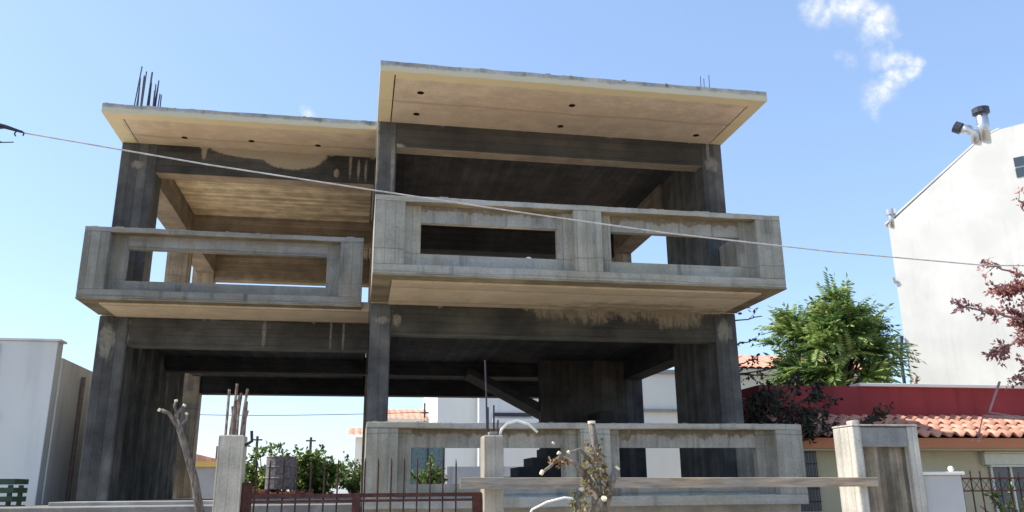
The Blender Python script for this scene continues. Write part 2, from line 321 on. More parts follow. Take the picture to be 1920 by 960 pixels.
# ================================================================== THE SETTING
def struct(name, mb, m, **k): return tag(mb.build(name, m, **k), kind='structure')
struct('ground', MB().add([(-900, -900, -1.64), (900, -900, -1.64), (900, 900, -1.64), (-900, 900, -1.64)], [(0, 1, 2, 3)]), M['earth'])
struct('road', MB().add([(-80, -7, -1.632), (80, -7, -1.632), (80, 5.2, -1.632), (-80, 5.2, -1.632)], [(0, 1, 2, 3)]), M['street'])
mk = MB(); [mk.add([(x, -1.0, -1.628), (x+2, -1.0, -1.628), (x+2, -.88, -1.628), (x, -.88, -1.628)], [(0, 1, 2, 3)]) for x in range(-60, 60, 5)]
struct('road_marking', mk, M['white'])
struct('pavement', MB().box(-80, 80, 5.2, 8.3, -1.63, -1.5), M['paving'])
struct('pavement_opposite', MB().box(-80, 80, -9.5, -7, -1.63, -1.5), M['paving'])
struct('yard', MB().add([(-4.9, 8.3, -1.5), (6.95, 8.3, -1.5), (6.95, 34, -1.5), (-4.9, 34, -1.5)], [(0, 1, 2, 3)]), M['yard'])
struct('yard_terrace', MB().box(-4.68, .02, 10.9, 34, -1.49, -.13).box(.02, 5.9, 20.45, 34, -1.49, -.132), M['yard'], bevel=.01)

# ================================================================== THE UNFINISHED HOUSE
H = empty('unfinished_house', (.9, 12.05, -1.5), 'bare grey two-storey concrete house shell with open bays, projecting balconies and flat roofs', 'building')
ZR0, ZR1 = 5.64, 5.79
# --- roofs
cutR = MB()
for (x, y) in ((.70, 10.99), (.69, 11.71), (3.0, 11.03), (3.0, 11.78), (5.3, 11.76)): cutR.tube([(x, y, 5.50), (x, y, 5.775)], .052, 16)
cutR.box(5.655, 5.668, 10.62, 12.04, 5.6, 5.653).box(.30, .318, 10.5, 12.04, 5.6, 5.653)
ro = MB().box(.10, 5.88, 10.40, 20.40, ZR0, ZR1).build('roof_slab', M['soffitR'], H, cut=cutR, label='tan roof slab with deep eave over the taller right-hand block')
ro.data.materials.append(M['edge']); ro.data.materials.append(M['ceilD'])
cutL = MB()
for (x, y) in ((-3.0, 13.2), (-1.94, 13.17), (-.86, 13.18)): cutL.tube([(x, y, 5.50), (x, y, 5.775)], .05, 16)
cutL.box(-3.80, -3.787, 12.62, 13.54, 5.6, 5.653)
rl = MB().box(-4.06, .096, 12.40, 20.40, ZR0, ZR1).build('roof_slab', M['soffitL'], H, cut=cutL, label='tan roof slab of the left-hand block')
rl.data.materials.append(M['edge'])
for o in (ro, rl):
    o.data.materials.append(M['dark']); kd = len(o.data.materials)-1
    for p in o.data.polygons:
        if p.area < .2 and p.center.z + H.location.z > EYE+ZR0+.003: p.material_index = kd; continue  # hole and groove walls: shade painted on as near-black
        if abs(p.normal.z) < .5 and p.area > .3 or p.normal.z > .5 and p.area > 2: p.material_index = 1
# inner ceilings: the boarded underside of the slabs between the beams, a hair below the eave soffit
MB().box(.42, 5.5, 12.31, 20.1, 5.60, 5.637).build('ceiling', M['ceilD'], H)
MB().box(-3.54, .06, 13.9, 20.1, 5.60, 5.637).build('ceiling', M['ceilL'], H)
# --- first-floor slab
MB().box(.36, 5.62, 10.66, 20.38, 2.69, 2.84).box(.12, .36, 12.06, 20.38, 2.70, 2.83).box(5.62, 5.86, 12.06, 20.38, 2.70, 2.83).build('balcony_slab', M['soffitB'], H, bevel=.006, label='balcony slab of the right-hand block')
MB().box(-3.80, .09, 12.62, 20.38, 2.692, 2.842).box(-4.03, -3.80, 13.57, 20.38, 2.70, 2.83).build('balcony_slab', M['soffitB'], H, bevel=.006, label='balcony slab of the left-hand block')
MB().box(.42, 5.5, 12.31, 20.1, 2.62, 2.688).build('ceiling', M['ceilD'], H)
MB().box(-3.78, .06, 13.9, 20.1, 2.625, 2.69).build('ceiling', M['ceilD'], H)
# --- ground-floor slab
MB().box(-4.05, .10, 12.45, 20.42, -.4, -.08).box(.10, 5.88, 10.62, 20.42, -.4, -.078).build('floor_slab', M['floor'], H, bevel=.01)
MB().box(.14, 5.84, 10.55, 20.3, -1.5, -.4).build('foundation_wall', M['found'], H)

# --- parapets: frame, recessed panels with long slots
def parapet(x0, x1, y, zb, zt, piers, slots, th=.27, sides=(), lab=None, mv='parapet', mh='parapet_h', mr='rail_lo'):
    pr = empty_part('parapet', (x0, y, zb), H, lab)
    cap, base, rec = .075, .125, .165
    f = MB(); 
    f.box(x0, x1, y, y+th+.02, zt-cap, zt); f.mi[0] = 1; f.build('coping', [M[mh], M['lip']], pr, bevel=.008)  # brown underside paints in the warm shade below the coping
    MB().box(x0, x1, y+.002, y+th, zb, zb+base).build('base_beam', M[mh], pr, bevel=.008)
    for (a, b) in piers: 
        MB().box(a, b, y+.003, y+th-.003, zb+base, zt-cap).build('pier', M[mv], pr, bevel=.008)
    for (a, b, s0, s1, h0, h1) in slots:
        ya, yb = y+rec, y+th-.004
        z0, z1 = zb+base, zt-cap
        MB().box(a, s0, ya, yb, z0, z1).build('panel_stile', M[mv], pr); MB().box(s1, b, ya, yb, z0, z1).build('panel_stile', M[mv], pr)
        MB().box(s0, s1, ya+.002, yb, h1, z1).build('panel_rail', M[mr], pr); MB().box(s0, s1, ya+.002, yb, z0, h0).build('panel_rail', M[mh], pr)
    for (a, b, ye) in sides: MB().box(a, b, y+th+.021, ye, zb+.002, zt-.003).build('side_wall', M[mv], pr, bevel=.008)
    return pr
def empty_part(name, loc, parent, lab=None):
    o = bpy.data.objects.new(name, None); col.objects.link(o); o.parent = parent
    pw = parent_world(parent); o.location = (loc[0]-pw.x, loc[1]-pw.y, loc[2]+EYE-pw.z); o.empty_display_size = .1
    if lab: o['label'] = lab
    return o
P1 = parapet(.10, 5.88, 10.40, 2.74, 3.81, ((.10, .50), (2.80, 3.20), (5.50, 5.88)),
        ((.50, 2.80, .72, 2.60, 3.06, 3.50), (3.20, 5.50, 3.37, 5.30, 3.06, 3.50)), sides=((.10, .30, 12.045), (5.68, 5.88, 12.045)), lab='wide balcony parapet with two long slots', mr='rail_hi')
P2 = parapet(-4.06, -.03, 12.40, 2.74, 3.81, ((-4.06, -3.70), (-.38, -.03)), ((-3.70, -.38, -3.48, -.58, 3.04, 3.53),), sides=((-4.06, -3.86, 13.545),), lab='narrower balcony parapet with one long slot', mv='parL', mh='parLh', mr='parLh')
P3 = parapet(.10, 5.88, 10.40, -.19, .84, ((.10, .49), (2.80, 3.20), (5.50, 5.88)),
        ((.49, 2.80, .66, 2.60, .10, .54), (3.20, 5.50, 3.36, 5.28, .10, .54)), sides=((.10, .30, 12.045), (5.68, 5.88, 12.045)), lab='ground-floor terrace parapet with two long slots')
# underside band that frames each balcony soffit
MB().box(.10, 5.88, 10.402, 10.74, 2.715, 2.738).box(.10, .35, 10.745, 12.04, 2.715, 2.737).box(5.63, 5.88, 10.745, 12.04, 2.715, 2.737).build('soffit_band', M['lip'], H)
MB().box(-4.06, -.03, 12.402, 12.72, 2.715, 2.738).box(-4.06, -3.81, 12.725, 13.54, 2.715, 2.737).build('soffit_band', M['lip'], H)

# --- columns
def colm(x0, x1, y0, y1, z0, z1, m='colF', lab=None): return MB().box(x0, x1, y0, y1, z0, z1).build('column', M[m], H, bevel=.012, label=lab)
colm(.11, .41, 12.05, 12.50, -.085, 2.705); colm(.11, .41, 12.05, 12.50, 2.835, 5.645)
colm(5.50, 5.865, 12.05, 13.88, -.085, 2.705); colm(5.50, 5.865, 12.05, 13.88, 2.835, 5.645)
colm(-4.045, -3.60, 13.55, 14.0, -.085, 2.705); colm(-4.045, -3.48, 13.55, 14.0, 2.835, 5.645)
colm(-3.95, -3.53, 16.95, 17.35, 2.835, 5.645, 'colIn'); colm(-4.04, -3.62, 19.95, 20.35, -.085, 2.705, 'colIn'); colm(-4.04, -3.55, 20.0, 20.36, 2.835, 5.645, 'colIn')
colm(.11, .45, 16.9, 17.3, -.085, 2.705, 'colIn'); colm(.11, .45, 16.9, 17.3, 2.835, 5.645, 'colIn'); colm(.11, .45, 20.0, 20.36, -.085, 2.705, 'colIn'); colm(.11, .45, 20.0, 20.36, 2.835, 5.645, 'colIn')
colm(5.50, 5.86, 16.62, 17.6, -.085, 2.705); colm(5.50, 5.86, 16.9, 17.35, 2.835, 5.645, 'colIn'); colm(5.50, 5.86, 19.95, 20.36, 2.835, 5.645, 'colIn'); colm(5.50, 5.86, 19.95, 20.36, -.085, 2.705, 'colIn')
MB().box(-4.04, -3.80, 14.0, 19.1, -.085, 2.704).build('shear_wall', M['wallF'], H)
MB().box(3.66, 5.499, 16.62, 16.84, -.085, 2.64).build('shear_wall', M['wallB'], H)
# --- beams
def beam(x0, x1, y0, y1, z0, z1, m, under=None):
    b_ = MB().box(x0, x1, y0, y1, z0, z1); 
    if under: b_.mi[0] = 1  # underside coloured lighter, painting in the light it catches
    return b_.build('beam', [M[m], M[under]] if under else M[m], H, bevel=.01)
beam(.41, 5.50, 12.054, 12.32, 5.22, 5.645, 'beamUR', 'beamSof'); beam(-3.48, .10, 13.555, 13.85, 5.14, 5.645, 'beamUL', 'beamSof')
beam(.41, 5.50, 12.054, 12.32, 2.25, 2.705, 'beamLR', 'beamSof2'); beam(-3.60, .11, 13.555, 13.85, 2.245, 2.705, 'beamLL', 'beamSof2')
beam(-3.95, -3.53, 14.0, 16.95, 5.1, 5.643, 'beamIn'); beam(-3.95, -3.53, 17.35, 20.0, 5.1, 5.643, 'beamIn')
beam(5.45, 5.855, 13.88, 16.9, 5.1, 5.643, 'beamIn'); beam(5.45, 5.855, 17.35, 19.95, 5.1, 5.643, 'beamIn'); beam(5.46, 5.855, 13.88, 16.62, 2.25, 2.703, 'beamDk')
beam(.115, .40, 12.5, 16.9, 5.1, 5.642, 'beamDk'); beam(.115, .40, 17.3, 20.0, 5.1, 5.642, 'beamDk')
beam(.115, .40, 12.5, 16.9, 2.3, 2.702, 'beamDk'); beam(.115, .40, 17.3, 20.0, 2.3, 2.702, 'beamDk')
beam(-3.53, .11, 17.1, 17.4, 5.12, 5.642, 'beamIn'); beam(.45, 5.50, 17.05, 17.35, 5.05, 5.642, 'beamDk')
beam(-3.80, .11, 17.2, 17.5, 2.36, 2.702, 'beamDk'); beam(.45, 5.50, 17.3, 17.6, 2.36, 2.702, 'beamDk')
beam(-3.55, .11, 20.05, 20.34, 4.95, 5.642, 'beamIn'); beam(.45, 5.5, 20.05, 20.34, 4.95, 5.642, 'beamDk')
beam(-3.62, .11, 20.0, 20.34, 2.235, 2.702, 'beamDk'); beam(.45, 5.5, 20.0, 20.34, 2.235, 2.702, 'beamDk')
# --- stair
st = MB(); n = 9
pts = [(2.45, 15.6, -.08)]
for i in range(n): pts += [(2.45+.27*i, 15.6, -.08+.175*(i+1)), (2.45+.27*(i+1), 15.6, -.08+.175*(i+1))]
pts += [(2.45+.27*n, 15.6, -.08)]
st.prism(pts, (0, .9, 0)); st.build('staircase', M['stair'], H)
sf = MB(); sf.prism([(3.95, 16.7, 1.42), (2.2, 16.7, 2.33), (2.2, 16.7, 2.45), (3.95, 16.7, 1.62)], (0, .9, 0)); sf.build('stair_flight', M['beamDk'], H)
# --- starter bars on the roofs
RB = [(-4.0, 13.75, 7.17, -.09), (-3.93, 13.9, 7.05, -.03), (-3.86, 13.7, 6.95, .03), (-3.82, 13.85, 7.12, -.02), (-3.76, 13.7, 7.05, .0), (-3.72, 13.9, 6.98, -.05), (-3.67, 13.75, 6.85, .05), (-3.60, 13.85, 6.7, .02), (-3.54, 13.7, 6.45, .06), (-3.58, 13.6, 6.6, -.02), (-3.83, 13.6, 7.0, .0), (-3.90, 13.65, 6.9, .06), (-3.75, 13.8, 6.75, .1)]
RB += [(-3.97, 13.8, 6.8, .0), (-3.89, 13.75, 7.0, .02), (-3.79, 13.9, 6.95, .04), (-3.70, 13.8, 6.75, .03), (-3.64, 13.7, 6.9, .0)]
for (x, y, zt, dx) in RB: MB().tube([(x+random.uniform(-.01, .01), y, 5.7), (x-dx*.1, y, (5.7+zt)/2), (x-dx*.5, y+.02, zt)], .010, 6).build('starter_bar', M['rebar'], rl)
for (x, zt) in ((5.66, 7.02), (5.72, 6.98), (5.82, 7.06)): MB().tube([(x, 12.25, 5.7), (x+.01, 12.25, 6.2), (x+.03, 12.25, zt)], .006, 6).build('starter_bar', M['rebar'], ro)
roughen(ro, 10.40, .012, seed=1); roughen(rl, 12.40, .012, seed=2)
for pp_, yy in ((P1, 10.40), (P2, 12.40), (P3, 10.40)):
    for ch in pp_.children:
        if ch.name.startswith(('coping', 'base_beam')): roughen(ch, yy, .007, seed=hash(ch.name) % 7 if 0 else len(ch.name))
def crumbs(parent, name, segs, n, seed):
    random.seed(seed); m_ = MB()
    for k in range(n):
        x0, x1, y0, y1, z = random.choice(segs); x = random.uniform(x0, x1); y = random.uniform(y0, y1); w_ = random.uniform(.01, .06); h_ = random.uniform(.004, .016)
        m_.box(x-w_, x+w_, y-.012, y+.012, z-.004, z+h_)
    o = m_.build(name, M['found'], parent, bevel=.004); o['kind'] = 'stuff'
crumbs(ro, 'mortar_crumbs', [(.12, 5.84, 10.415, 10.5, ZR1)], 70, 1); crumbs(rl, 'mortar_crumbs', [(-4.03, .06, 12.415, 12.5, ZR1)], 50, 2)
crumbs(P1, 'mortar_crumbs', [(.12, 5.84, 10.415, 10.6, 3.81)], 60, 3); crumbs(P2, 'mortar_crumbs', [(-4.03, -.06, 12.415, 12.6, 3.81)], 45, 4); crumbs(P3, 'mortar_crumbs', [(.12, 5.84, 10.415, 10.6, .84)], 60, 5)
# small concrete lump left on the right balcony slot ledge
MB().ball((2.2, 10.60, 3.065), .045, sz=.5).build('mortar_lump', M['pvc'], P1)

# ================================================================== STREET FRONT
def bars(parent, cx, cy, z0, specs, m='rust'):
    for (dx, dy, zt, lx) in specs:
        MB().tube([(cx+dx, cy+dy, z0), (cx+dx+lx*.3, cy+dy, (z0+zt)/2), (cx+dx+lx, cy+dy, zt)], .014 if m == 'rust' else .010, 6).build('rebar', M[m], parent)
gp = empty('gate_pillar', (-1.19, 8.6, -1.5), 'beige concrete gate pillar on the left with a cluster of bent rusty bars on top', 'pillar', 'pillars of the unfinished gate')
MB().box(-1.325, -1.085, 8.5, 8.78, -1.5, .555).build('shaft', M['pillar'], gp, bevel=.015)
bars(gp, -1.2, 8.64, .53, ((-.07, -.08, 1.00, -.0), (-.05, .06, .90, .03), (-.015, -.05, 1.06, .01), (.01, .05, .98, .02), (.035, -.07, .94, -.01), (.06, .02, 1.02, .03), (.075, -.04, .80, .04), (.085, .07, .90, .0), (-.02, .08, .85, -.03)))
MB().tube([(-1.19, 8.6, .5), (-1.20, 8.6, .85), (-1.16, 8.6, .93)], .02, 7).build('rebar', M['bark'], gp, label='pale rust-flaked bar')
MB().tube([(-1.10, 8.6, .45), (-1.02, 8.58, .50), (-1.03, 8.58, .60)], .016, 6).build('rebar', M['rebar'], gp)
g2 = empty('gate_pillar', (1.36, 8.6, -1.5), 'slim beige concrete gate pillar beside the plank with one tall thin bar on top', 'pillar', 'pillars of the unfinished gate')
MB().box(1.27, 1.475, 8.5, 8.76, -1.5, .56).build('shaft', M['pillar'], g2, bevel=.015)
MB().box(1.33, 1.42, 8.54, 8.64, .562, .60).build('mortar_cap', M['pillar'], g2, bevel=.01)
bars(g2, 1.37, 8.62, .53, ((-.06, -.06, 1.34, -.02), (-.03, .06, .86, .0), (.05, -.04, .72, .01), (.03, .05, .88, .0)), 'rebar')
c = [(1.44, 8.55, .55), (1.46, 8.55, .62), (1.52, 8.53, .68), (1.62, 8.51, .705), (1.74, 8.5, .67), (1.83, 8.5, .59)]
pc = MB().tube(c, .014, 8).build('conduit', M['pvc'], None, smooth=True); tag(pc, 'curved white plastic conduit sticking out of the slim pillar top', 'pipe')

def big_pillar():
    o = empty('big_gate_pillar', (5.45, 8.2, -1.5), 'wide concrete gate pillar with pale left side and a rough niche in its front', 'pillar')
    x0, x1, y0, y1 = 5.10, 5.86, 8.0, 8.38
    MB().box(x0, x0+.10, y0, y1, -1.5, .63).build('side_pier', M['pillar2'], o, bevel=.015)
    MB().box(x1-.12, x1, y0, y1, -1.5, .63).build('side_pier', M['pillar2'], o, bevel=.015)
    MB().box(x0+.10, x1-.12, y0+.012, y1-.01, .42, .622).build('lintel', M['lintel'], o, bevel=.01)
    MB().box(x0+.10, x1-.12, y0+.09, y1-.02, -1.5, .42).build('niche_back', M['niche'], o)
    MB().box(x0-.004, x1+.004, y0-.004, y1+.004, .632, .65).build('mortar_skim', M['pillar2'], o, bevel=.006)
    MB().box(x0+.07, x0+.16, 8.1, 8.22, .651, .70).build('mortar_lump', M['pillar2'], o, bevel=.015)
    return o
big_pillar()
lp = empty('low_boundary_pillar', (6.2, 8.3, -1.5), 'low lilac-grey rendered pillar with a thin pale cap beside the wide pillar', 'pillar')
MB().box(6.0, 6.46, 8.2, 8.45, -1.5, .13).build('shaft', M['lilac'], lp, bevel=.01); MB().box(5.95, 6.48, 8.16, 8.49, .132, .165).build('cap', M['white'], lp, bevel=.008)
MB().ball((6.42, 8.3, .197), .032).build('knob', M['pvc'], lp, smooth=True)

# gate
g = empty('iron_gate', (.1, 8.62, -1.5), 'dark red-brown iron double gate with spiked pickets between two concrete pillars', 'gate')
for (a, b) in ((-1.08, -.99), (-.03, .05), (1.17, 1.262)): MB().box(a, b, 8.60, 8.66, -1.45, .0 if a > -.5 else .11).build('gate_post', M['iron'], g, bevel=.005)
for (a, b) in ((-.99, -.03), (.05, 1.17)):
    MB().box(a, b, 8.612, 8.648, -.04, -.002).build('rail', M['iron'], g); MB().box(a, b, 8.612, 8.648, -1.3, -1.26).build('rail', M['iron'], g); MB().box(a, b, 8.612, 8.648, -.085, -.06).build('rail', M['iron'], g)
x = -.965; i = 0
while x < 1.13:
    if not -.06 < x < .08:
        zt = .335 + random.uniform(-.01, .01)
        MB().tube([(x, 8.63, -1.3), (x+random.uniform(-.004, .004), 8.63, zt-.05), (x, 8.63, zt)], [.0085, .0085, .003], 5, mi=0).build('picket', M['ironD'], g)
    x += .131; i += 1
# plank
pk = MB(); pk.prism([(1.02, 8.46, .03), (5.27, 7.945, .018), (5.27, 7.945, .108), (1.02, 8.46, .14)], (-.004, -.035, 0))
tag(pk.build('wooden_plank', M['wood'], bevel=.006), 'long weathered grey-brown plank nailed level across the gap from slim pillar to wide pillar', 'plank')
hz = MB().tube([(1.62, 8.4, -.42), (1.72, 8.3, -.17), (1.85, 8.2, -.10), (2.0, 8.1, -.06), (2.15, 8.1, -.08)], .012, 7)
tag(hz.build('garden_hose', M['pvc'], smooth=True), 'white hose arching up at the foot of the pruned trunk', 'hose')

# pruned trunk in the middle
pt = empty('pruned_tree', (2.2, 7.5, -1.5), 'short pruned trunk wrapped in dry climbing leaves with pale sawn branch ends', 'tree')
tk = MB()
tk.tube([(2.22, 7.5, -1.5), (2.18, 7.5, -.6), (2.17, 7.5, -.15), (2.14, 7.5, .15)], [.10, .08, .062, .05], 11, wob=.22)
tk.tube([(2.14, 7.5, .12), (2.17, 7.5, .35), (2.13, 7.5, .60)], [.042, .034, .032], 9, wob=.15)
tk.tube([(2.2, 7.5, -.2), (2.28, 7.48, .05), (2.34, 7.46, .19)], [.06, .04, .028], 8, wob=.1)
tk.tube([(2.1, 7.5, .08), (1.95, 7.45, .24), (1.80, 7.42, .30), (1.70, 7.4, .21), (1.64, 7.4, .17)], [.035, .022, .016, .014, .012], 7, wob=.1)
tk.tube([(2.12, 7.5, .25), (2.0, 7.46, .37), (1.90, 7.44, .34)], [.022, .014, .010], 7)
tk.tube([(2.08, 7.5, -.9), (1.95, 7.4, -.35), (1.93, 7.38, -.06), (1.97, 7.38, .0)], [.06, .045, .03, .026], 8, wob=.1)
tk.tube([(2.1, 7.45, -.2), (2.13, 7.36, -.1), (2.16, 7.32, -.07)], [.05, .035, .026], 8)
tk.build('trunk', M['bark'], pt, smooth=True)
for (p, r) in (((2.13, 7.5, .612), .042), ((2.345, 7.455, .20), .03), ((1.625, 7.39, .162), .028), ((1.885, 7.43, .34), .017), ((1.98, 7.375, .01), .028), ((2.165, 7.305, -.065), .03), ((1.79, 7.41, .33), .022), ((1.74, 7.41, .42), .012)):
    q = (Vector(p) - Vector((2.14, 7.5, p[2]-.25))).normalized()*.012; MB().tube([Vector(p)-q, Vector(p)+q], r*.85, 10).build('sawn_end', M['cutwood'], pt, bevel=.003)
lf = MB()
for k in range(360):
    z = random.choice((-.25, -.05, .02, .12, .2, .33)) + random.gauss(0, .05); r = random.uniform(.035, .075) + .05*max(0, 1 - abs(z-.02)/.3); a = random.uniform(0, 6.28)
    leaf(lf, Vector((2.14+.0*z+r*math.cos(a), 7.5+r*math.sin(a), z)), Vector((math.cos(a), math.sin(a), random.uniform(-1.4, .3))), random.uniform(.03, .065), .03, random.choices((0, 1, 2), (5, 4, 3))[0])
for k in range(60): leaf(lf, Vector((1.80, 7.42, .255))+rv()*Vector((.10, .06, .035)).length*Vector((1, .6, .4)), rv(), .045, .026, random.choice((0, 2, 2)))
for k in range(60): leaf(lf, Vector((1.93, 7.38, -.1))+Vector((random.uniform(-.06, .06), random.uniform(-.06, .06), random.uniform(-.2, .1))), rv(), .05, .03, random.choice((1, 1, 0)))
lf.build('climbing_leaves', M['lfI'], pt)
# pale bare trunk on the left
bt = empty('bare_pollard', (-1.5, 9.0, -1.5), 'leaning pale bare tree trunk, pollarded, in front of the lower block', 'tree')
tk = MB(); tk.tube([(-1.46, 9, -1.5), (-1.50, 9, -.6), (-1.52, 9, -.17), (-1.60, 9, .15), (-1.70, 9, .42), (-1.78, 9, .62), (-1.82, 9, .74)], [.07, .052, .042, .036, .031, .029, .026], 11, wob=.3)
tk.tube([(-1.80, 9, .66), (-1.90, 8.98, .80), (-1.98, 8.97, .83)], [.025, .02, .018], 7, wob=.15); tk.tube([(-1.82, 9, .72), (-1.83, 9, .80), (-1.77, 9, .87)], [.024, .02, .016], 7, wob=.15); tk.tube([(-1.83, 9, .80), (-1.86, 9, .88), (-1.85, 9, .92)], [.02, .016, .014], 6)
tk.tube([(-1.79, 9, .68), (-1.73, 9, .74), (-1.735, 9, .79)], [.02, .016, .012], 6)
tk.build('trunk', M['bark'], bt, smooth=True)
for p in ((-1.995, 8.965, .832), (-1.765, 9, .885), (-1.85, 9, .93), (-1.735, 9, .80)): q = (Vector(p) - Vector((-1.82, 9, p[2]-.12))).normalized()*.012; MB().tube([Vector(p)-q, Vector(p)+q], .017, 9).build('sawn_end', M['cutwood'], bt, bevel=.003)

# ================================================================== LEFT NEIGHBOUR
ln = empty('neighbour_building', (-6, 15, -1.5), 'low flat-roofed grey-white rendered building at the left edge', 'building')
MB().box(-12, -4.72, 13.95, 14.2, -1.5, 2.35).build('front_wall', M['whiteL'], ln, bevel=.01)
MB().box(-12, -4.70, 14.2, 19.5, -1.5, 2.13).build('side_wall', M['whiteS'], ln, bevel=.01)
MB().box(-12.05, -4.68, 13.92, 14.23, 2.352, 2.385).build('coping', M['whiteS'], ln)
MB().tube([(-4.66, 15.2, -1.4), (-4.66, 15.2, 1.95)], .035, 8).build('drainpipe', simple('brown_pipe', (.22, .15, .12), .6), ln)
MB().tube([(-5.55, 13.93, 2.3), (-5.56, 13.93, .2), (-5.58, 13.93, -1.2)], .013, 6).build('wall_cable', M['whiteS'], ln)
MB().box(-5.9, -5.42, 13.86, 13.93, 1.14, 1.18).build('cable_bracket', M['rebar'], ln)
cr = empty('slatted_crate', (-4.9, 12.8, -1.5), 'stack of dark green slatted crates at the bottom left corner', 'crate')
for k in range(5):
    z = -.30 + k*.115
    MB().box(-5.2, -4.52, 12.5, 12.53, z, z+.07).box(-5.2, -4.52, 12.97, 13.0, z, z+.07).box(-5.2, -5.17, 12.53, 12.97, z, z+.07).box(-4.55, -4.52, 12.53, 12.97, z, z+.07).build('slat', M['green'], cr, bevel=.004)
MB().box(-5.15, -4.57, 12.55, 12.95, -.33, -.28).build('base', M['green'], cr); [MB().box(a, a+.05, b, b+.05, -1.5, .15).build('corner_post', M['green'], cr) for a in (-5.16, -4.61) for b in (12.54, 12.91)]

# ================================================================== RIGHT NEIGHBOUR (tiled house)
rn = empty('tiled_house', (10, 13, -1.5), 'low cream house with terracotta tiled pent roof and red upper wall', 'house')
MB().box(7.0, 16, 12.95, 16.3, -1.5, .70).build('wall', M['cream'], rn)
MB().box(6.95, 16, 13.62, 16.3, .72, 1.78).build('upper_wall', M['red'], rn)
MB().box(8.9, 16, 13.56, 13.9, 1.782, 1.84).build('coping', M['white'], rn, bevel=.01)
MB().box(6.9, 16, 12.52, 12.58, .63, .80).build('fascia', M['fascia'], rn, bevel=.006)
MB().box(6.9, 16, 12.58, 13.61, .60, .66).build('eave_board', M['cream'], rn)
tl = MB(); W, PIT = .222, (1.22-.83)/1.08
nx = int(9/W*10); rows = 4; V0 = []
for r in range(rows):
    ya = 12.47 + r*.30; L = .36
    base = len(tl.v)
    for (t_, dy) in ((0, 0), (1, L)):
        for i in range(nx+1):
            x = 6.9 + i*W/10; u = (x/W) % 1
            s_ = math.sin(math.pi*min(u/.62, 1)) if u < .62 else -.30*math.sin(math.pi*(u-.62)/.38)
            jit = .006*math.sin(int(x/W)*7.3 + r*3.1)
            tl.v.append((x, ya + dy, .815 + (ya+dy-12.47)*PIT + .060*s_*(1-.18*t_) + (.026 if t_ == 0 else 0) + jit))
    for i in range(nx): tl.f.append((base+i, base+i+1, base+nx+1+i+1, base+nx+1+i)); tl.mi.append(0)
to = tl.build('roof', M['tile'], rn, smooth=True); md = to.modifiers.new('s', 'SOLIDIFY'); md.thickness = .014; md.offset = -1
MB().prism([(6.92, 12.6, .66), (6.92, 13.61, .66), (6.92, 13.61, 1.10), (6.92, 12.6, .76)], (9, 0, 0)).build('roof_deck', M['dark'], rn)  # near-black deck paints the shade inside the tile hollows
# window with grille (left) and shuttered window (right)
w1 = empty_part('window', (7.3, 12.94, .3), rn, 'dark barred window'); MB().box(7.12, 7.52, 12.93, 12.97, -.35, .60).build('pane', M['glass'], w1)
gr = MB(); [gr.tube([(7.14+.06*k, 12.90, -.35), (7.14+.06*k, 12.90, .60)], .006, 5) for k in range(7)]; [gr.tube([(7.12, 12.90, z), (7.52, 12.90, z)], .006, 5) for z in (-.2, 0, .2, .4)]; gr.build('grille', M['ironD'], w1)
w2 = empty_part('window', (11.2, 12.94, .3), rn, 'wide shaded window under a pale roller shutter box'); MB().box(10.75, 12.2, 12.93, 12.97, -.7, .36).build('pane', M['glass'], w2)
MB().box(10.62, 12.3, 12.84, 12.948, .37, .56).build('shutter_box', M['shutter'], w2, bevel=.008); MB().box(10.60, 12.3, 12.80, 12.948, .562, .59).build('lintel_trim', M['shutter'], w2); MB().box(10.70, 12.3, 12.82, 12.948, .335, .368).build('lintel_trim', M['shutter'], w2)
for a in (10.75, 11.13, 11.5): MB().box(a, a+.04, 12.90, 12.93, -.7, .335).build('frame', M['shutter'], w2)
# fence of the house
ff = empty('iron_fence', (7.4, 8.3, -1.5), 'thin brown iron fence with small crossed panels beside the low pillar', 'fence')
MB().box(6.47, 9.2, 8.285, 8.315, .085, .103).build('rail', M['iron'], ff); MB().box(6.47, 9.2, 8.285, 8.315, -.045, -.03).build('rail', M['iron'], ff); MB().box(6.47, 9.2, 8.285, 8.315, -1.2, -1.18).build('rail', M['iron'], ff)
x = 6.53; k = 0
while x < 9.1:
    MB().tube([(x, 8.3, -1.2), (x, 8.3, .155), (x, 8.3, .18)], [.008, .008, .003], 5).ball((x, 8.3, .16), .012, 6, 4).build('picket', M['ironD'], ff)
    MB().tube([(x+.012, 8.3, -.03), (x+.108, 8.3, .085)], .004, 4).tube([(x+.108, 8.3, -.03), (x+.012, 8.3, .085)], .004, 4).build('crosspiece', M['ironD'], ff)
    x += .12; k += 1
MB().box(6.47, 9.2, 8.25, 8.4, -1.5, -1.2).build('plinth', M['lilac'], ff)
sh = empty('garden_shrub', (8.6, 9.4, -1.5), 'small yellow-green shrub behind the iron fence', 'plant')
a, b = MB(), MB()
for k in range(7): twigged(a, b, [(8.0, 9.4, -1.5), (7.95+.05*k, 9.4+random.uniform(-.2, .2), -.6), (7.75+.12*k, 9.4+random.uniform(-.2, .2), -.15+random.uniform(-.1, .12))], .012, .006, 7, .2, 12, .07)
a.build('stems', M['barkD'], sh); b.build('leaves', M['lfF'], sh)

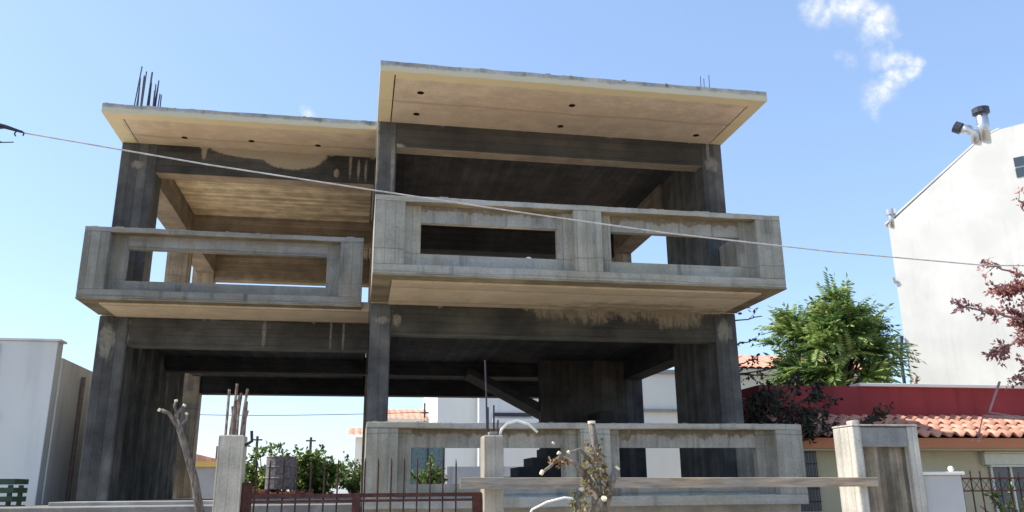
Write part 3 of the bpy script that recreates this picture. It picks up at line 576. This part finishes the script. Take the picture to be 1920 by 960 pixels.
# tall white gable building
gb = empty('gable_building', (22, 27, -1.5), 'tall blank white building with sloping gable roofline and roof flues on the right', 'building')
q = [(19.7, 26.89), (22.3, 23.93), (22.96, 23.18), (27.0, 18.6)]
pts = [(19.7, 26.89, -1.6), (19.7, 26.89, 9.72), (22.1, 24.16, 12.34), (22.45, 23.76, 12.48), (22.96, 23.18, 12.50), (27, 18.6, 12.35), (27, 18.6, -1.6)]
MB().prism(pts, (7, 6.16, 0)).build('wall', M['gable'], gb)
MB().prism([(19.62, 26.98, 9.73), (22.1, 24.16, 12.36), (22.45, 23.76, 12.50), (22.45, 23.76, 12.56), (22.08, 24.18, 12.42), (19.62, 26.98, 9.80)], (7, 6.16, 0)).build('roof_edge', M['gable'], gb)
def flue(x, y, z0, z1, r, cr_, dark=True):
    f = empty_part('flue', (x, y, z0), gb); MB().tube([(x, y, z0), (x, y, z1)], r, 12).build('flue_pipe', M['pipe'], f, smooth=True)
    MB().tube([(x, y, z1-.25), (x, y, z1-.2), (x, y, z1)], [r, cr_, cr_], 12).build('flue_cap', M['cap'] if dark else M['pipe'], f)
flue(22.22, 24.2, 12.2, 13.50, .21, .30); flue(19.85, 26.85, 9.6, 10.32, .13, .19, False)
f = empty_part('flue', (21.9, 24.5, 12.2), gb, 'small elbowed flue beside the tall one'); MB().tube([(22.0, 24.4, 12.2), (22.0, 24.4, 12.6), (21.85, 24.55, 12.80), (21.66, 24.74, 12.92)], .17, 10).build('flue_pipe', M['pipe'], f, smooth=True); MB().tube([(21.70, 24.70, 12.88), (21.56, 24.84, 13.02)], .22, 12).build('flue_cap', M['cap'], f)
MB().tube([(19.52, 26.98, -1.6), (19.5, 26.97, 4.6), (19.6, 26.88, 5.4)], .06, 8).build('drainpipe', M['cap'], gb)
wv = Vector((.66, -.75, 0)); nv = Vector((-.75, -.66, 0))
for (u0, z0) in ((22.62, 10.95), (22.62, 10.55)):
    p0 = Vector((u0, 26.89-(u0-19.7)*1.139, z0)) + nv*.02
    for k in range(2): 
        b0 = p0 + wv*(.38*k); MB().prism([b0, b0+wv*.32, b0+wv*.32+Vector((0, 0, .34)), b0+Vector((0, 0, .34))], nv*-.08).build('glass_block', M['glass'], gb)
MB().tube([(19.66, 26.9, 7.4), (19.58, 26.86, 7.62)], .05, 8).build('wall_vent', M['pipe'], gb)

# ================================================================== BEHIND
def tiled(mb, x0, x1, y0, y1, z0, z1, w=.3):   # low-pitch corrugated slope rising from y0 to y1
    n_ = int((x1-x0)/w*6)
    b = len(mb.v)
    for (y, z) in ((y0, z0), (y1, z1)):
        for i in range(n_+1): x = x0+(x1-x0)*i/n_; mb.v.append((x, y, z+.05*abs(math.sin(math.pi*i/6))))
    for i in range(n_): mb.f.append((b+i, b+i+1, b+n_+2+i, b+n_+1+i)); mb.mi.append(0)
    return mb
wh = empty('white_tiled_house', (14, 29, -1.5), 'white house with terracotta roof partly hidden behind the green tree', 'house')
MB().box(9.0, 19.3, 28, 34, -1.6, 4.0).build('wall', M['white'], wh); MB().box(8.9, 12.9, 27.9, 34, 4.002, 4.15).build('roof_edge', M['block'], wh)
MB().box(9.3, 12.9, 27.9, 27.99, 2.66, 2.76).build('ledge', M['block'], wh)
tr_ = MB(); tiled(tr_, 12.9, 19.6, 27.7, 30.5, 4.25, 5.15); tr_.build('roof', M['tile'], wh); MB().box(12.9, 19.5, 27.8, 33.9, 4.05, 4.22).build('roof_edge', M['white'], wh)
MB().prism([(12.95, 27.9, 4.22), (12.95, 33, 4.22), (12.95, 30.5, 5.1)], (6.5, 0, 0)).build('gable_wall', M['white'], wh)
oh = empty('orange_roof_house', (2, 41, -1.5), 'pale house with orange tiled roof seen through the open ground floor', 'house')
MB().box(-.1, 3.68, 40.4, 46, -1.6, 2.55).box(1.35, 3.68, 41, 46, 2.55, 3.42).build('wall', M['white'], oh)
tr_ = MB(); tiled(tr_, -.45, 1.3, 39.9, 41.2, 2.6, 3.0); tiled(tr_, 1.25, 3.7, 40.4, 42.2, 3.40, 4.0); tr_.build('roof', M['tile'], oh); MB().box(1.2, 3.69, 40.5, 45.5, 3.34, 3.43).build('roof_edge', M['white'], oh)
MB().tube([(3.15, 40.6, 3.3), (3.15, 40.6, 4.2)], .05, 6).tube([(2.95, 40.6, 3.72), (3.35, 40.6, 3.72)], .03, 5).build('antenna', M['cap'], oh)
wb = empty('white_block_building', (6, 37, -1.5), 'plain white building seen through the rear opening beside the stair', 'building')
MB().box(3.35, 5.05, 36.0, 44, -1.6, 7.0).build('wall', M['white'], wb); MB().box(5.05, 12, 35.2, 44, -1.6, 6.2).build('wall', M['whiteL'], wb)
MB().box(5.7, 7.3, 35.1, 35.19, 3.1, 3.25).build('balcony_rail', M['rebar'], wb); MB().box(5.6, 7.6, 35.0, 35.19, 2.6, 3.0).build('balcony', M['whiteL'], wb)
for (x0, z0) in ((8.5, 3.4), (8.5, .4), (10.2, 3.4)): MB().box(x0, x0+.9, 35.16, 35.21, z0, z0+1.3).build('window', M['glass'], wb)
yh = empty('ochre_house', (-7, 45, -1.5), 'small distant house with an ochre roof band beyond the left opening', 'house')
MB().box(-11, -6.6, 45, 50, -1.6, 1.35).build('wall', M['block'], yh); MB().box(-11.2, -6.4, 44.8, 50.2, 1.352, 1.62).build('roof_band', M['ocher'], yh)
MB().prism([(-11.1, 44.9, 1.622), (-6.5, 44.9, 1.622), (-8.5, 44.9, 2.1)], (0, 5, 0)).build('roof', M['tile'], yh)
MB().tube([(-7.1, 45.5, 1.6), (-7.1, 45.5, 2.4)], .06, 6).build('chimney', M['cap'], yh)
# garden wall + greenery behind
bw_ = MB().box(3.2, 9, 30.5, 30.7, -.2, .9); tag(bw_.build('rear_garden_wall', M['lilac'], bevel=.01), 'low pale garden wall behind the stair and open ground floor', 'wall')
gf = empty('mesh_fence', (2.6, 31, -1.5), 'blue-green mesh fence beyond the terrace slot', 'fence')
MB().box(1.9, 3.15, 31.0, 31.02, .2, 1.9).build('mesh_panel', simple('bluegreen_mesh', (.15, .21, .21), .7), gf)
for x in (1.9, 2.55, 3.15): MB().tube([(x, 30.96, -.13), (x, 30.96, 2.0)], .025, 6).build('fence_post', M['rebar'], gf)
dr = empty('metal_drum', (-2.15, 24.5, -.13), 'weathered grey-violet metal drum standing on red rubble behind the gate', 'drum')
MB().tube([(-2.08, 24.5, .12), (-2.08, 24.5, .4), (-2.08, 24.5, .41), (-2.08, 24.5, .43), (-2.08, 24.5, .44), (-2.08, 24.5, .7), (-2.08, 24.5, .71), (-2.08, 24.5, .73), (-2.08, 24.5, .74), (-2.08, 24.5, .98)], [.4, .4, .415, .415, .4, .4, .415, .415, .4, .4], 20).build('body', M['drum'], dr, bevel=.01)
MB().tube([(-2.08, 24.5, .975), (-2.08, 24.5, 1.0)], .41, 20).build('lid_rim', M['rust'], dr)
rb_ = MB()
for k in range(70): 
    p = Vector((random.uniform(-2.9, -1.2), random.uniform(23.9, 24.8), random.uniform(-.12, .08))); s_ = random.uniform(.05, .11); rb_.box(p.x-s_, p.x+s_, p.y-s_*.6, p.y+s_*.6, p.z-s_*.4, p.z+s_*.5)
tag(rb_.build('rubble', M['brickred'], bevel=.01), 'heap of broken red bricks around the drum', 'rubble', kind='stuff')
def bush(name, lab, c, rx, ry, h, nb, L, seed, mats='lfF', cat='bush', grp=None, dens=16):
    random.seed(seed); o = empty(name, (c[0], c[1], c[2]), lab, cat, grp); a, b = MB(), MB()
    for k in range(nb):
        th = random.uniform(0, 6.28); rr = math.sqrt(random.random())
        e = (c[0]+rx*rr*math.cos(th), c[1]+ry*rr*math.sin(th), c[2]+h*(1-.5*rr*rr)*random.uniform(.55, 1.1))
        twigged(a, b, [(c[0]+.1*math.cos(th), c[1], c[2]), ((c[0]+e[0])/2, (c[1]+e[1])/2, c[2]+(e[2]-c[2])*.6), e], .03, .01, 6, .38, dens, L)
    a.build('stems', M['barkD'], o); b.build('leaves', M[mats], o)
bush('fig_tree', 'broad-leaved green fig shrub left of and behind the drum', (-2.6, 25.5, -.13), .75, .6, 1.25, 26, .17, 3, grp='green shrubs behind the house')
bush('fig_tree', 'broad-leaved green fig shrub right of the drum', (-1.15, 25.3, -.13), 1.0, .7, 1.22, 36, .17, 4, grp='green shrubs behind the house')
bush('fig_tree', 'low light-green shrub next to the terrace edge, rightmost through the gate opening', (.05, 25.2, -.13), .45, .4, .95, 16, .10, 5, grp='green shrubs behind the house')
bush('fig_tree', 'bright green shrub under the mesh fence, seen through the terrace slot', (2.35, 28.8, -.13), .6, .5, 1.3, 16, .11, 6, grp='green shrubs behind the house')
for (x, y, zt, lb) in ((-6.9, 61, 3.9, 'thin distant utility pole left of the drum'), (-3.3, 62, 3.9, 'thin distant utility pole right of the drum')):
    po = empty('utility_pole', (x, y, -1.6), lb, 'pole', 'distant utility poles'); MB().tube([(x, y, -1.6), (x, y, zt)], .09, 8).build('pole', M['barkD'], po)
    MB().box(x-.35, x+.35, y-.05, y+.05, zt-.3, zt-.2).build('crossarm', M['barkD'], po)
po = empty('wooden_pole', (-22, 40, -1.6), 'wooden pole beyond the left edge carrying the rear line', 'pole'); MB().tube([(-22, 40, -1.6), (-22, 40, 5)], .12, 8).build('pole', M['barkD'], po)
cw = [(-22+25.35*i/16, 40+.5*i/16, 4.5-.75*i/16 - .55*math.sin(math.pi*i/16)) for i in range(17)]
tag(MB().tube(cw, .016, 5).build('power_line', M['wireD']), 'thin dark line crossing the sky in the rear opening', 'cable')

# ================================================================== OVERHEAD CABLE
for (x, y, zz, lb) in ((-6.2, 7.3, 3.95, 'wooden street pole left of the frame holding the overhead cable'), (9.6, 6.6, 2.35, 'wooden street pole right of the frame holding the overhead cable')):
    po = empty('street_pole', (x, y, -1.5), lb, 'pole', 'street poles'); MB().tube([(x, y, -1.5), (x, y, zz+1)], [.13, .10], 12).build('pole', M['barkD'], po)
wp = [(-6.2, 7.2, 3.86), (-4.5, 7.1, 3.40), (-3.06, 7, 2.985), (-2.85, 7, 2.94), (-1.4, 7, 2.755), (.05, 7, 2.60), (1.45, 7, 2.455), (2.79, 7, 2.33), (4.5, 7, 2.22), (6.17, 7, 2.15), (7.9, 6.85, 2.18), (9.55, 6.65, 2.35)]
tag(MB().tube(wp, .0066, 6).build('overhead_cable', M['wire'], smooth=True), 'pale overhead cable slung across the whole front of the house', 'cable')
cb = empty('cable_clamp', (-3.1, 7, 2.98), 'dark bundled cable end with a small loop at the left edge', 'cable')
MB().tube([(-6.2, 7.25, 3.95), (-4.4, 7.05, 3.36), (-3.3, 6.99, 3.04), (-3.02, 6.99, 2.985), (-2.88, 6.99, 2.945)], [.02, .02, .022, .019, .010], 7).build('service_cable', M['wireD'], cb, smooth=True)
lo = [(-2.90+.035*math.cos(a), 6.985, 2.925+.03*math.sin(a)) for a in [i*.5 for i in range(-1, 9)]]
MB().tube(lo, .006, 6).build('loop', M['wireD'], cb, smooth=True)
MB().tube([(-3.3, 6.98, 2.93), (-3.15, 6.98, 2.95), (-3.0, 6.98, 2.975)], .010, 6).tube([(-3.3, 6.98, 2.89), (-3.1, 6.98, 2.85), (-3.02, 6.98, 2.84)], .005, 5).tube([(-3.3, 6.98, 2.80), (-3.08, 6.98, 2.83), (-2.93, 6.98, 2.845)], .005, 5).build('loose_wire', M['wireD'], cb)

# ================================================================== TREES
random.seed(21)
at_ = empty('ailanthus_tree', (15.4, 24, -1.5), 'bright green tree with feathery fronds between the concrete house and the white gable', 'tree')
a, b = MB(), MB(); c0 = Vector((15.25, 24.3, 3.6))
a.tube([(15.3, 24.3, -1.6), (15.2, 24.3, .8), (15.35, 24.3, 2.6), (15.3, 24.3, 4.2)], [.22, .18, .14, .07], 9)
tips = []
for k in range(290):
    th = random.uniform(0, 6.283); ph = random.uniform(-.75, 1.5)
    d = Vector((math.cos(th)*math.cos(ph), math.sin(th)*math.cos(ph)*.8, math.sin(ph)))
    lob = 1 + .18*math.sin(3*th+1.3) + .14*math.sin(5*ph+th*2)
    r = random.uniform(.60, 1.0)
    p = c0 + Vector((d.x*1.85*(1+.12*max(d.z, 0)), d.y*1.8, abs(d.z)**.75*2.0 if d.z > 0 else d.z*1.15))*r*lob
    if mnoise.noise(p*.9 + Vector((3, 5, 1))) < -.12: continue
    if p.x > 16.1 and 2.6 < p.z < 3.9 and random.random() < .75: continue
    tips.append((p, d))
for (p, d) in tips[:60]:
    mid = c0.lerp(p, .5) + Vector((0, 0, -.25)); a.tube([Vector((15.3, 24.3, 2.3+random.uniform(0, 1.6))), mid, p], [.06, .035, .014], 5, cap=False)
for (p, d) in tips:
    sh_ = random.choices((0, 1, 2), (5, 3, 3))[0]
    for j in range(7):
        dd = (d*.55 + rv()*1.0 + Vector((0, 0, .25))).normalized(); frond(b, p, dd, random.uniform(.55, .9), sh_ if random.random() < .7 else random.choice((0, 1, 2)))
a.build('trunk', M['barkD'], at_, smooth=True); b.build('crown', M['lfA'], at_)
# lower shrubs in front of it, above the red wall
bush('garden_bush', 'tangled olive and pink-flecked bush along the top of the red wall', (17.0, 22.5, -1.6), 1.7, .8, 5.0, 30, .16, 31, mats='lfG', cat='bush', dens=20)
# dark plum between the houses
random.seed(5)
dp = empty('dark_plum_tree', (6.1, 13.15, -1.5), 'dark purple-leaved tree squeezed between the concrete house and the tiled house', 'tree')
a, b = MB(), MB()
B0 = (6.08, 13.1, .6)
for (e, nt, de) in (((6.40, 12.9, 3.02), 14, 4), ((6.75, 12.85, 2.86), 10, 3), ((6.55, 12.9, 2.45), 8, 3), ((6.50, 12.8, 2.1), 14, 5), ((6.8, 12.7, 1.95), 14, 6)):
    twigged(a, b, [B0, (6.1, 13.1, (e[2])*.6), (6.15, 13.05, e[2]-.1), e], .03, .008, nt, .26, de, .085)
for e in ((6.5, 12.5, 1.6), (6.85, 12.45, 1.65), (7.2, 12.4, 1.45), (7.6, 12.4, 1.35), (6.4, 12.3, 1.2), (6.8, 12.3, 1.1), (7.2, 12.2, 1.05), (7.55, 12.15, .95), (6.4, 12.3, .8), (6.9, 12.2, .85)):
    twigged(a, b, [B0, ((6.1+e[0])/2, 12.7, e[2]*.7), e], .03, .010, 17, .38, 14, .105)
for k in range(3): twigged(a, b, [(7.9, 12.3, .9), (8.4+.15*k, 12.35, 1.22+.03*k)], .01, .006, 8, .12, 7, .08)
a.tube([(6.1, 13.15, -1.5), B0], [.10, .07], 8)
a.build('trunk', M['barkD'], dp); b.build('crown', M['lfD'], dp)
# pink-brown plum at the right edge
random.seed(9)
pp = empty('plum_tree', (10.6, 10.1, -1.5), 'pinkish-brown leaved plum tree reaching in from the right edge', 'tree')
a, b = MB(), MB(); a.tube([(10.7, 10.2, -1.5), (10.6, 10.2, .6), (10.5, 10.2, 1.4)], [.13, .11, .09], 9)
S = (10.5, 10.2, 1.3)
for (path, nt, de, tl_) in (([S, (9.8, 10, 2.2), (8.9, 9.9, 2.33), (8.17, 9.9, 2.42)], 17, 8, .22), ([S, (10, 10, 2.5), (9.4, 10, 2.95), (8.85, 10, 3.10)], 13, 6, .18), ([S, (9.7, 10, 1.9), (9.1, 10, 2.0), (8.62, 10, 1.72)], 22, 9, .25), ([S, (10.2, 10, 3), (9.9, 10.1, 4.0), (9.55, 10, 4.1)], 6, 8, .15),
        ([S, (9.8, 10, 2.3), (9.3, 10, 2.75), (9.05, 10, 2.7)], 30, 12, .26), ([S, (9.7, 10, 1.8), (9.3, 10, 1.6), (9.05, 10, 1.5)], 20, 11, .22), ([S, (9.9, 10, 2), (9.4, 10, 2.1), (9.15, 10, 2.35)], 32, 13, .28), ([S, (10, 10, 1.5), (9.6, 10, 1.25), (9.3, 10, 1.2)], 12, 8, .2),
        ([S, (10.2, 10.3, 2.5), (10.3, 10.2, 3.6)], 24, 14, .4), ([S, (11, 10.4, 2.5), (11.6, 10.5, 3.5)], 30, 12, .5)):
    twigged(a, b, path, .035, .010, int(nt*1.5), tl_, int(de*1.3), .075)
a.tube([(9.9, 10, 1.0), (9.1, 10, .90), (8.35, 10, .93)], [.036, .028, .022], 7); a.tube([(8.9, 10, .92), (8.45, 10, .98), (8.70, 10, 1.40)], [.016, .022, .016], 6); a.tube([(8.35, 10, .93), (8.2, 9.95, .70)], [.01, .006], 5)
for k in range(14): leaf(b, Vector((8.2, 9.95, .66))+rv()*.08, rv(), .07, .04, random.choice((0, 2)))
a.build('trunk', M['barkP'], pp, smooth=True); b.build('crown', M['lfP'], pp)

# ================================================================== SKY, SUN, CAMERA
S = Vector((-.62, .13, .775)).normalized()
el = math.asin(S.z); az = math.atan2(S.x, S.y)
w = bpy.data.worlds.new('World'); scene.world = w; w.use_nodes = True; nt = w.node_tree; nt.nodes.clear()
N = nt.nodes.new; Lk = nt.links.new
sky = N('ShaderNodeTexSky'); sky.sky_type = 'NISHITA'; sky.sun_disc = False; sky.sun_elevation = el; sky.sun_rotation = az
sky.air_density = 1.0; sky.dust_density = .9; sky.ozone_density = 1.5; sky.altitude = 50
bg = N('ShaderNodeBackground'); bg.inputs[1].default_value = .15
ow = N('ShaderNodeOutputWorld'); Lk(bg.outputs[0], ow.inputs[0])
tc = N('ShaderNodeTexCoord'); D_ = tc.outputs['Generated']
def vn(sc, det, off, rough=.6):
    mp = N('ShaderNodeMapping'); Lk(D_, mp.inputs[0]); mp.inputs[1].default_value = off; q = N('ShaderNodeTexNoise'); Lk(mp.outputs[0], q.inputs['Vector']); q.inputs['Scale'].default_value = sc; q.inputs['Detail'].default_value = det; q.inputs['Roughness'].default_value = rough; return q
def ma(op, a, b=0., clamp=False):
    q = N('ShaderNodeMath'); q.operation = op; q.use_clamp = clamp
    for i, v in enumerate((a, b)):
        if isinstance(v, bpy.types.NodeSocket): Lk(v, q.inputs[i])
        else: q.inputs[i].default_value = v
    return q.outputs[0]
warp = N('ShaderNodeVectorMath'); warp.operation = 'MULTIPLY_ADD'; Lk(vn(16, 5, (0, 0, 0)).outputs[1], warp.inputs[0]); warp.inputs[1].default_value = (.06, .06, .06)
off = N('ShaderNodeVectorMath'); off.operation = 'SUBTRACT'; Lk(D_, off.inputs[0]); off.inputs[1].default_value = (.03, .03, .03); Lk(off.outputs[0], warp.inputs[2])
tot = None
for (x, y, z, r, s_) in ((.478, .716, .509, .016, .8), (.497, .706, .505, .022, 1.), (.512, .699, .50, .022, 1.), (.522, .697, .492, .018, .9), (.534, .696, .478, .020, 1.1), (.534, .706, .462, .013, .6), (.536, .712, .453, .016, .7), (.550, .702, .452, .015, 1.1), (.557, .698, .447, .015, 1.2), (.559, .706, .434, .014, 1.2), (.554, .714, .424, .015, 1.1), (.548, .725, .414, .020, 1.), (.543, .734, .408, .017, .8), (.511, .729, .456, .012, .8), (-.0649, .9023, .4262, .011, .9), (.466, .72, .515, .012, .6)):
    d = N('ShaderNodeVectorMath'); d.operation = 'DISTANCE'; Lk(warp.outputs[0], d.inputs[0]); d.inputs[1].default_value = (x, y, z)
    q = ma('MULTIPLY', ma('SUBTRACT', 1., ma('DIVIDE', d.outputs['Value'], r*1.3), True), s_)
    tot = q if tot is None else ma('MAXIMUM', tot, q)
nz = vn(30, 7, (2, 1, 4), .64).outputs[0]
cl = ma('MULTIPLY', tot, ma('MULTIPLY', ma('SUBTRACT', nz, .30, True), 3.4), True)
mr = N('ShaderNodeMapRange'); mr.interpolation_type = 'SMOOTHSTEP'; Lk(cl, mr.inputs[0]); mr.inputs[1].default_value = .0; mr.inputs[2].default_value = 1.0
mx = N('ShaderNodeMix'); mx.data_type = 'RGBA'; Lk(mr.outputs[0], mx.inputs[0]); 
flat = N('ShaderNodeMix'); flat.data_type = 'RGBA'; flat.inputs[0].default_value = .42; Lk(sky.outputs[0], flat.inputs[6]); flat.inputs[7].default_value = (1.45, 2.15, 3.4, 1)
tint = N('ShaderNodeMix'); tint.data_type = 'RGBA'; tint.blend_type = 'MULTIPLY'; tint.inputs[0].default_value = 1; Lk(flat.outputs[2], tint.inputs[6]); tint.inputs[7].default_value = (.98, .985, 1.0, 1)
Lk(tint.outputs[2], mx.inputs[6]); mx.inputs[7].default_value = (3.7, 3.75, 3.6, 1)
Lk(mx.outputs[2], bg.inputs[0])
sun = bpy.data.lights.new('sun', 'SUN'); sun.energy = 3.4; sun.angle = math.radians(.53); sun.color = (1, .93, .82)
so = bpy.data.objects.new('sun', sun); col.objects.link(so); so.rotation_euler = S.to_track_quat('Z', 'Y').to_euler(); so.location = (-20, 5, 40)

cam = bpy.data.cameras.new('camera'); co = bpy.data.objects.new('camera', cam); col.objects.link(co); scene.camera = co
R_ = Matrix(((.98360617, -.04108393, -.17558765), (-.18010175, -.27278317, -.94506756), (-.00907027, .96119793, -.2757105)))
co.matrix_world = Matrix.Translation((0, 0, EYE)) @ R_.to_4x4()
cam.sensor_width = 36; cam.lens = 1540.84/1920*36; cam.clip_start = .05; cam.clip_end = 3000
scene.render.engine = 'CYCLES'
scene.cycles.max_bounces = 10; scene.cycles.diffuse_bounces = 6
scene.render.resolution_x, scene.render.resolution_y = 1024, 512
vs = scene.view_settings; vs.view_transform = 'Standard'; vs.look = 'None'; vs.gamma = 1; vs.use_curve_mapping = False; vs.exposure = .95
